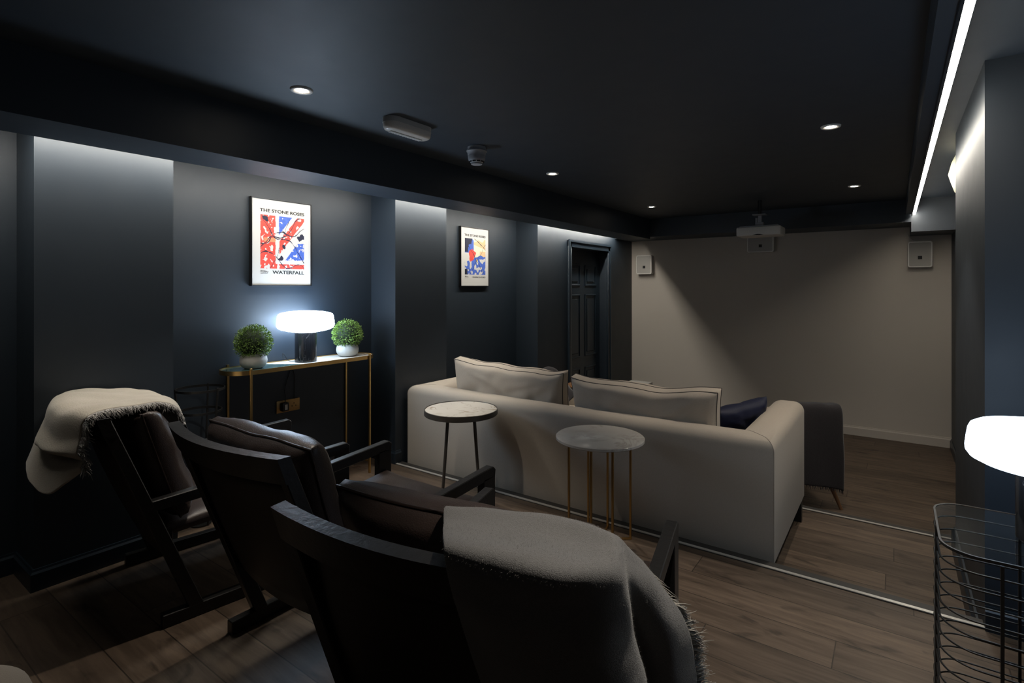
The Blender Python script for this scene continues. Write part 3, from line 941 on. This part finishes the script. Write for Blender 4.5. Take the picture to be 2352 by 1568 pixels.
fz['kind'] = 'stuff'

# cream throw on chair 1
t = thing('cream_throw', 'cream throw with shaggy grey edge over the left lounge chair', 'throw blanket', (-3.195, .895, 0), f1)
G1 = [
 [(-.01, .40, .48), (.08, .41, .50), (.18, .41, .52), (.27, .40, .54), (.33, .385, .56)],
 [(-.015, .34, .68), (.12, .35, .70), (.25, .35, .71), (.36, .345, .72), (.43, .33, .72)],
 [(-.02, .24, .85), (.15, .26, .87), (.32, .26, .88), (.47, .26, .885), (.565, .245, .875)],
 [(-.02, .08, .893), (.17, .09, .903), (.36, .09, .908), (.53, .09, .910), (.64, .075, .912)],
 [(-.02, -.06, .898), (.16, -.105, .910), (.36, -.128, .911), (.55, -.115, .910), (.70, -.066, .908)],
 [(-.01, -.115, .83), (.16, -.145, .82), (.37, -.165, .815), (.56, -.14, .80), (.69, -.09, .82)],
 [(.0, -.14, .775), (.15, -.165, .77), (.37, -.195, .755), (.56, -.165, .755), (.70, -.10, .77)],
 [(.005, -.16, .725), (.17, -.165, .725), (.40, -.130, .73), (.57, -.10, .73), (.70, -.075, .745)],
 [(.01, -.18, .665), (.22, -.19, .67), (.44, -.170, .665), (.60, -.13, .69), (.70, -.09, .72)],
 [(.005, -.20, .605), (.30, -.215, .61), (.53, -.175, .59), (.62, -.13, .645), (.70, -.085, .70)],
]
o, E_, I_, pts = drape('blanket_cloth', G1, M['creamwool'], t, 10, 8, .010, .010, 7)
fringe('fringe', E_['right'], I_['right'], M['greyfringe'], t, .048, .0010, .0021, .6, .8, 6)
fringe('fringe', E_['right'], I_['right'], M['greyfringe'], t, .022, .0016, .0018, .2, 1.1, 8)

# ------------------------------------------------------------------ sofa
SX0, SX1, SY0, SY1 = -3.195, -.505, 3.02, 4.17
SZ0, SZ1 = -.035, .612
t = thing('sofa', 'large beige fabric sofa seen from behind on the middle tier', 'sofa', ((SX0 + SX1) / 2, (SY0 + SY1) / 2, -.185))
ox, oy, oz = t.location
def sec():
    T = .215; r = .062; pts = [(0.004, SZ0), (0, SZ0 + .01)]
    for k in range(9):
        a = R(180 - 90 * k / 8); pts.append((r + r * math.cos(a), SZ1 - r + r * math.sin(a)))
    r2 = .085
    for k in range(9):
        a = R(90 - 90 * k / 8); pts.append((T - r2 + r2 * math.cos(a), SZ1 - r2 + r2 * math.sin(a)))
    pts.append((T, SZ0))
    return pts
sc = sec()
bm = BM(); rings = []
def ringat(fn): rings.append([bm.verts.new(fn(d_, z_)) for d_, z_ in sc])
mid = .11
def endr(xa, sgn, yy, k): # shrink towards the section centre for rounded arm fronts
    def fn(d_, z_):
        dd = mid + (d_ - mid) * k
        zz = z_ if z_ < SZ1 - .15 else (SZ1 - .15) + (z_ - SZ1 + .15) * (k * .5 + .5)
        return (xa + sgn * dd - ox, yy - oy, zz - oz)
    return fn
for yy, k in ((SY1, .86), (SY1 - .006, .95), (SY1 - .022, 1)): ringat(endr(SX0, 1, yy, k))
for k in range(1, 6): ringat(endr(SX0, 1, SY1 - .022 - (SY1 - SY0 - .26) * k / 6, 1))
ringat(lambda d_, z_: (SX0 + d_ - ox, SY0 + d_ - oy, z_ - oz))
for k in range(1, 14):
    u = k / 14
    ringat(lambda d_, z_, u=u: (SX0 + d_ + (SX1 - SX0 - 2 * d_) * u - ox, SY0 + d_ - oy - .006 * math.sin(PI * u) * (1 if d_ < .1 else -1), z_ - oz - (.010 * math.sin(PI * u) if z_ > SZ1 - .1 else 0)))
ringat(lambda d_, z_: (SX1 - d_ - ox, SY0 + d_ - oy, z_ - oz))
for k in range(5, 0, -1): ringat(endr(SX1, -1, SY1 - .022 - (SY1 - SY0 - .26) * k / 6, 1))
for yy, k in ((SY1 - .022, 1), (SY1 - .006, .95), (SY1, .86)): ringat(endr(SX1, -1, yy, k))
for a, b2 in zip(rings, rings[1:]):
    for k in range(len(sc) - 1): bm.faces.new((a[k], a[k + 1], b2[k + 1], b2[k]))
    bm.faces.new((a[-1], a[0], b2[0], b2[-1]))
bm.faces.new(rings[0]); bm.faces.new(rings[-1][::-1])
bmesh.ops.recalc_face_normals(bm, faces=bm.faces)
obj('body', bm, M['sofa'], t, 50)
# corner seams
for xa, sgn in ((SX0, 1), (SX1, -1)):
    bm = BM(); tube(bm, [(xa + sgn * (d_ - .0005) - ox, SY0 + d_ - .0005 - oy, z_ + (.0007 if d_ > .02 else 0) - oz) for d_, z_ in sc[1:-1]], .0016, 5)
    obj('seam', bm, M['sofa'], t, 60)
bm = BM(); abox(bm, SX0 + .21 - ox, SX1 - .21 - ox, SY0 + .21 - oy, SY1 - .02 - oy, SZ0 - oz, .10 - oz, .02)
obj('seat_base', bm, M['sofa'], t, 50)
w2 = (SX1 - SX0 - .43) / 2
for k in range(2):
    bm, _ = cushion(w2, .92, .17, 24, 20, .006, 20 + k, box_t=.1)
    xf(bm, Matrix.Translation((SX0 + .215 + w2 * (k + .5) - ox, SY0 + .67 - oy, .185 - oz)) @ Matrix.Rotation(R(90), 4, 'X'))
    obj('seat_cushion', bm, M['sofa'], t, 180)
for k, (xc, w_, yc, zc, rz_, hh, roll) in enumerate(((-2.395, .985, 3.335, .525, 2.5, .60, 1.6), (-1.325, .985, 3.325, .497, -1.0, .60, -.3))):
    bm, seams = cushion(w_, hh, .235, 50, 34, .020, 31 + k, box_t=.08, pinch=.10)
    Mx = Matrix.Translation((xc - ox, yc - oy, zc - oz)) @ Matrix.Rotation(R(rz_), 4, 'Z') @ Matrix.Rotation(R(roll), 4, 'Y') @ Matrix.Rotation(R(11), 4, 'X')
    xf(bm, Mx)
    bc = obj('back_cushion', bm, M['sofa'], t, 180)
    for sd_ in (1, -1):
        b2 = BM(); tube(b2, [Mx @ (p * 1.001) for p in seams[sd_]], .0028, 5, closed=True)
        obj('piping', b2, M['pipdark'], bc, 60)
for sx, sy in ((SX0 + .10, SY0 + .10), (SX1 - .07, SY0 + .10), (SX0 + .10, SY1 - .10), (SX1 - .032, SY1 - .085)):
    bm = BM(); prism(bm, [(-.025, SZ0 - oz + .001), (.025, SZ0 - oz + .001), (.020, 0), (-.018, 0)], -.026, .026, 'x')
    o = obj('leg', bm, M['blackleg'], t); o.location = (sx - ox, sy - oy, 0)
# navy pillow
bm, _ = cushion(.46, .40, .14, 30, 26, .022, 44)
xf(bm, Matrix.Rotation(R(16), 4, 'X'))
o = obj('scatter_pillow', bm, M['navy'], None, 180)
o.location = (-.83, 3.66, .475); o.rotation_euler = (0, R(-6), R(62))
tag(o, 'dark navy velvet scatter pillow against the right arm of the sofa', 'pillow')

# ------------------------------------------------------------------ side tables behind the sofa
t = thing('side_table', 'round side table with gold veined white marble top and grey metal rim', 'side table', (-2.35, 2.70, 0), group='round side tables behind the sofa')
bm = BM(); lathe(bm, [(0, .592), (.236, .592), (.238, .590), (.238, .575), (0, .575)], 64)
obj('marble_top', bm, M['marblew'], t, 40)
bm = BM(); lathe(bm, [(.2385, .562), (.2385, .594), (.240, .596), (.244, .594), (.2445, .562), (.240, .558), (0, .558), (0, .562), (.2385, .562)], 64)
obj('rim', bm, M['graymetal'], t, 40)
for a in (86, -4, 176, 266):
    a = R(a)
    bm = BM(); tube(bm, [(.12 * math.cos(a), .12 * math.sin(a), .56), (.175 * math.cos(a), .175 * math.sin(a), 0)], [.0105, .0095], 12)
    obj('leg', bm, M['graymetal'], t, 50)
t = thing('side_table', 'round side table with plain pale marble top on brass wire legs', 'side table', (-1.33, 2.695, 0), group='round side tables behind the sofa')
bm = BM(); lathe(bm, [(0, .578), (.238, .578), (.243, .574), (.243, .562), (.238, .558), (0, .558)], 64)
obj('marble_top', bm, M['marbleg'], t, 40)
for a in (38, 101, 139):
    a = R(a); c_, s_ = math.cos(a) * .172, math.sin(a) * .172
    bm = BM()
    tube(bm, [(-c_, -s_, .557), (-c_, -s_, .006), ], .0055, flat=(.010, .010))
    tube(bm, [(c_, s_, .557), (c_, s_, .006)], .0055, flat=(.010, .010))
    tube(bm, [(-c_ * 1.03, -s_ * 1.03, .006), (c_ * 1.03, s_ * 1.03, .006)], .0055, flat=(.010, .010))
    tube(bm, [(-c_ * 1.03, -s_ * 1.03, .552), (c_ * 1.03, s_ * 1.03, .552)], .0055, flat=(.010, .010))
    obj('wire_frame', bm, M['brass'], t)

# ------------------------------------------------------------------ armchairs on the lowest tier
def accent_chair(label, loc, rz):
    t = thing('armchair', label, 'armchair', loc, rz, 'cream armchairs on the lowest tier')
    up = M['creamup']
    # local: x across, y forward, back at y=-.33
    bm = BM(); abox(bm, -.27, .27, -.30, .34, .24, .42, .035, 4); obj('seat', bm, up, t, 50)
    bm = BM(); abox(bm, -.28, .28, -.06, .06, 0, .47, .04, 4)
    xf(bm, Matrix.Translation((0, -.295, .34)) @ Matrix.Rotation(R(7), 4, 'X'))
    obj('backrest', bm, up, t, 50)
    for s in (-1, 1):
        bm = BM(); abox(bm, s * .27 - .03, s * .27 + .03, -.30, .30, .30, .58, .028, 4)
        obj('armrest', bm, up, t, 50)
    for sx in (-1, 1):
        for sy in (-1, 1):
            bm = BM(); tube(bm, [(sx * .24, sy * .20, .26), (sx * .315, sy * .31, 0)], [.021, .012], 12)
            obj('leg', bm, M['walnut'], t, 50)
    return t
# right hand chair, turned towards the screen centre
ra = R(29)
def place(ra, lx, ly, wx, wy):   # chair origin so that local (lx,ly) lands on world (wx,wy)
    return (wx - (lx * math.cos(ra) - ly * math.sin(ra)), wy - (lx * math.sin(ra) + ly * math.cos(ra)), -.37)
pr = place(ra, .315, -.31, -.345, 4.99)
accent_chair('cream armchair with wooden legs under the charcoal throw, right of the sofa', pr, ra)
pl_ = (-2.74, 5.0, -.37)
accent_chair('cream armchair mostly hidden behind the left sofa cushion', pl_, R(-80))
# charcoal throw over the right chair back
t = thing('charcoal_throw', 'charcoal wool throw covering the back of the right armchair', 'throw blanket', pr, ra)
bx = [-.14, -.03, .08, .18, .26, .285]
G = []
for (dy, z) in ((.0, .50), (-.19, .66), (-.235, .815), (-.33, .845), (-.415, .82), (-.42, .62), (-.41, .42), (-.40, .235)):
    row = []
    for i, x in enumerate(bx):
        yy = dy + (.03 if (i == 5 and dy < -.3) else 0) + .008 * math.sin(i * 2.1 + z * 5)
        xx = x + (.01 if z < .6 else 0) + (0 if z < .8 else (-.005 if i == 5 else 0))
        zz = z - (.025 if i == 5 and z > .8 else 0) - .012 * (i if z < .3 else 0)
        row.append((xx, yy, zz))
    row.append((.29, min(dy + .09, .1), z - (.06 if z > .8 else 0)))
    G.append(row)
o, E_, I_, pts = drape('blanket_cloth', G, M['darkwool'], t, 6, 6, .006, .012, 11)
fringe('fringe', E_['bottom'], I_['bottom'], M['darkwool'], t, .02, .004, .0016, .6, .4, 12)
# dark throw on the left chair back
t = thing('dark_throw', 'dark fringed throw bunched over the armchair behind the left sofa cushion', 'throw blanket', pl_, R(-80))
G = []
for (dy, z) in ((-.02, .60), (-.20, .78), (-.25, .835), (-.36, .85), (-.415, .76), (-.42, .6)):
    G.append([(x, dy + .02 * math.sin(k * 2), z + .022 * math.sin(k * 1.9) + (.03 if z > .8 and k in (1, 2) else 0)) for k, x in enumerate((-.10, -.0, .10, .19, .27))])
o, E_, I_, pts = drape('blanket_cloth', G, M['darkwool'], t, 6, 6, .012, .012, 13)
fringe('fringe', E_['right'], I_['right'], M['darkwool'], t, .05, .0018, .0028, .5, .9, 14)
# little round wooden table between the far chairs
t = thing('wooden_side_table', 'small round wooden side table glimpsed between the sofa cushions', 'side table', (-3.01, 5.66, -.37))
bm = BM(); lathe(bm, [(0, .62), (.19, .62), (.20, .612), (.20, .603), (.19, .595), (0, .595)], 40)
obj('table_top', bm, M['walnut'], t, 40)
for k in range(3):
    a = R(30 + 120 * k)
    bm = BM(); tube(bm, [(.10 * math.cos(a), .10 * math.sin(a), .596), (.17 * math.cos(a), .17 * math.sin(a), 0)], .012, 10)
    obj('leg', bm, M['walnut'], t, 50)
# white cabinet speaker by the far wall
t = thing('subwoofer', 'low white box against the taupe wall beside the door', 'speaker box', (-2.86, 6.95, -.37))
box('cabinet', -.15, .15, -.16, .16, .012, .470, M['white'], t, .006)
for sx in (-1, 1):
    for sy in (-1, 1): obj('foot', lathe(BM(), [(0, 0), (.015, 0), (.015, .0125), (0, .0125)], 16, (sx * .11, sy * .12, 0)), M['blackpl'], t)


# ------------------------------------------------------------------ speakers on the far wall
def speaker(label, x0, x1, z0, z1, cable=None):
    w, h = (x1 - x0) / 2, (z1 - z0) / 2
    t = thing('wall_speaker', label, 'speaker', ((x0 + x1) / 2, YF - .001, (z0 + z1) / 2), 0, 'white wall speakers')
    bm = BM(); prism(bm, roundrect(-w, w, -h, h, .022, 6), -.085, 0, 'y'); obj('cabinet', bm, M['white'], t, 40)
    bm = BM()
    o_, i_ = roundrect(-w, w, -h, h, .022, 6), roundrect(-w + .012, w - .012, -h + .012, h - .012, .014, 6)
    va = [[bm.verts.new((p[0], y_, p[1])) for p in q] for q, y_ in ((o_, -.0851), (o_, -.094), (i_, -.094), (i_, -.0851))]
    for i in range(4):
        a, b = va[i], va[(i + 1) % 4]
        for k in range(len(a)): bm.faces.new((a[k], a[(k + 1) % len(a)], b[(k + 1) % len(a)], b[k]))
    bmesh.ops.recalc_face_normals(bm, faces=bm.faces)
    obj('rim', bm, M['whitebright'], t, 40)
    bm = BM(); prism(bm, i_, -.0865, -.0852, 'y'); gr = obj('grille', bm, mat('speaker grille cloth', (.46, .44, .41, 1), .7, bump=.3, bscale=500), t)
    box('badge', -.019, .019, -.089, -.0866, -.25 * h - .018, -.25 * h + .018, M['ink'], gr)
    if cable:
        bm = BM(); tube(bm, smoothpath([(p[0], p[1], p[2]) for p in cable], 6), .0028, 6)
        obj('cable', bm, M['white'] if w < .11 or x0 < -2 else M['blackpl'], t, 60)
speaker('square white speaker at the left end of the taupe wall', -3.118, -2.885, 1.597, 1.873, [(.005, -.02, .137), (.015, -.01, .18), (-.005, -.008, .21), (-.02, -.006, .225)])
speaker('white centre speaker on the taupe wall behind the projector', -1.58, -1.262, 1.858, 2.08)
speaker('square white speaker at the right end of the taupe wall', .121, .340, 1.627, 1.916, [(-.03, -.02, .146), (-.075, -.02, .17), (-.105, -.02, .22), (-.108, -.02, .235)])

# projector
t = thing('projector', 'white projector hanging from a metal ceiling bracket', 'projector', (-1.165, 6.2, 1.945), R(0))
bm = BM(); abox(bm, -.215, .215, -.15, .15, 0, .095, .014, 3); bd = obj('body', bm, M['white'], t, 40)
bm = BM(); abox(bm, -.19, .19, -.13, .13, .0951, .108, .008, 2); obj('top_cover', bm, M['grayplastic'], bd, 40)
bm = BM(); prism(bm, [(-.055 + .11 * k / 10, .005 + .012 * math.sin(PI * k / 10)) for k in range(11)], -.1515, -.1501, 'y'); obj('vent', bm, M['darkhole'], bd)
bm = BM(); tube(bm, [(0.1, .15, .05), (.1, .17, .05)], .035, 24); obj('lens', bm, M['blackpl'], bd, 40)
bm = BM()
abox(bm, -.09, .05, -.05, .05, .1081, .114); abox(bm, -.05, .03, -.03, .03, .114, .15, .003, 1)
abox(bm, -.05, -.03, -.02, .02, .15, .20); abox(bm, -.025, .01, -.022, .022, .145, .225, .003, 1); abox(bm, -.075, .055, -.05, .05, .228, .236)
obj('bracket', bm, M['grayplastic'], t)
bm = BM(); tube(bm, [(-.01, 0, .236), (-.01, 0, CZ - 1.945)], .018, 16); obj('ceiling_pole', bm, M['blackpl'], t, 50)

# ------------------------------------------------------------------ wire side table with glass top, and lamp
TX0, TX1, TY0, TY1 = .112, .72, 2.005, 2.455
t = thing('wire_side_table', 'black wire drum side table with glass top in the right corner', 'side table', ((TX0 + TX1) / 2, (TY0 + TY1) / 2, 0))
cx_, cy_ = t.location[0], t.location[1]
hx, hy = (TX1 - TX0) / 2, (TY1 - TY0) / 2
TH = .635
bm = BM(); prism(bm, roundrect(-hx + .004, hx - .004, -hy + .004, hy - .004, .085, 10), TH - .0075, TH)
obj('glass_top', bm, M['glass'], t, 40)
rr = roundrect(-hx, hx, -hy, hy, .09, 10)
bm = BM(); tube(bm, [(p[0], p[1], TH - .004) for p in rr], .004, closed=True, flat=(.006, .008)); obj('top_rim', bm, M['blackmetal'], t, 40)
nring = 13
ring0 = None
for k in range(nring):
    z = TH - .050 - k * .0455
    if ring0 is None:
        bm = BM(); tube(bm, [(p[0], p[1], 0) for p in rr], .0028, 8, closed=True)
        ring0 = obj('wire_ring', bm, M['blackmetal'], t, 60); ring0.location = (0, 0, z)
    else:
        c_ = ring0.copy(); C.objects.link(c_); c_.parent = t; c_.location = (0, 0, z)
for (x, y) in ((.244 - cx_, -hy), (.342 - cx_, hy), (hx, 0), (-hx, .0), (.52 - cx_, -hy), (.52 - cx_, hy)):
    bm = BM(); abox(bm, x - .004, x + .004, y - .004, y + .004, 0.0, TH - .011); obj('upright', bm, M['blackmetal'], t)
table_lamp('lit white table lamp on the glass wire table at the right edge', (.375, 2.235, TH + .0005), 'shade_soft')

# pouf in the lower left corner
bm = BM()
lathe(bm, [(0, 0), (.18, 0), (.215, .02), (.235, .08), (.24, .2), (.235, .29), (.215, .35), (.17, .378), (.08, .388), (0, .39)], 48)
o = obj('pouf', bm, M['pouf'], None, 180); o.location = (-1.91, .20, -.0)
tag(o, 'taupe fabric pouf cut off at the lower left corner', 'pouf')

# ------------------------------------------------------------------ world, camera
w = bpy.data.worlds.new('dark'); S.world = w; w.use_nodes = True
w.node_tree.nodes['Background'].inputs[0].default_value = (0, 0, 0, 1)
cam = bpy.data.cameras.new('camera'); co = bpy.data.objects.new('camera', cam); C.objects.link(co)
co.location = (0, 0, 1.4)
co.rotation_euler = (R(90), 0, math.atan(879 / 1228))
cam.sensor_width = 36; cam.lens = 1228 / 2352 * 36; cam.shift_y = -124 / 2352
cam.clip_start = .01
S.camera = co
S.view_settings.view_transform = 'Standard'; S.view_settings.look = 'None'
S.view_settings.exposure = 0; S.view_settings.gamma = 1; S.view_settings.use_curve_mapping = False
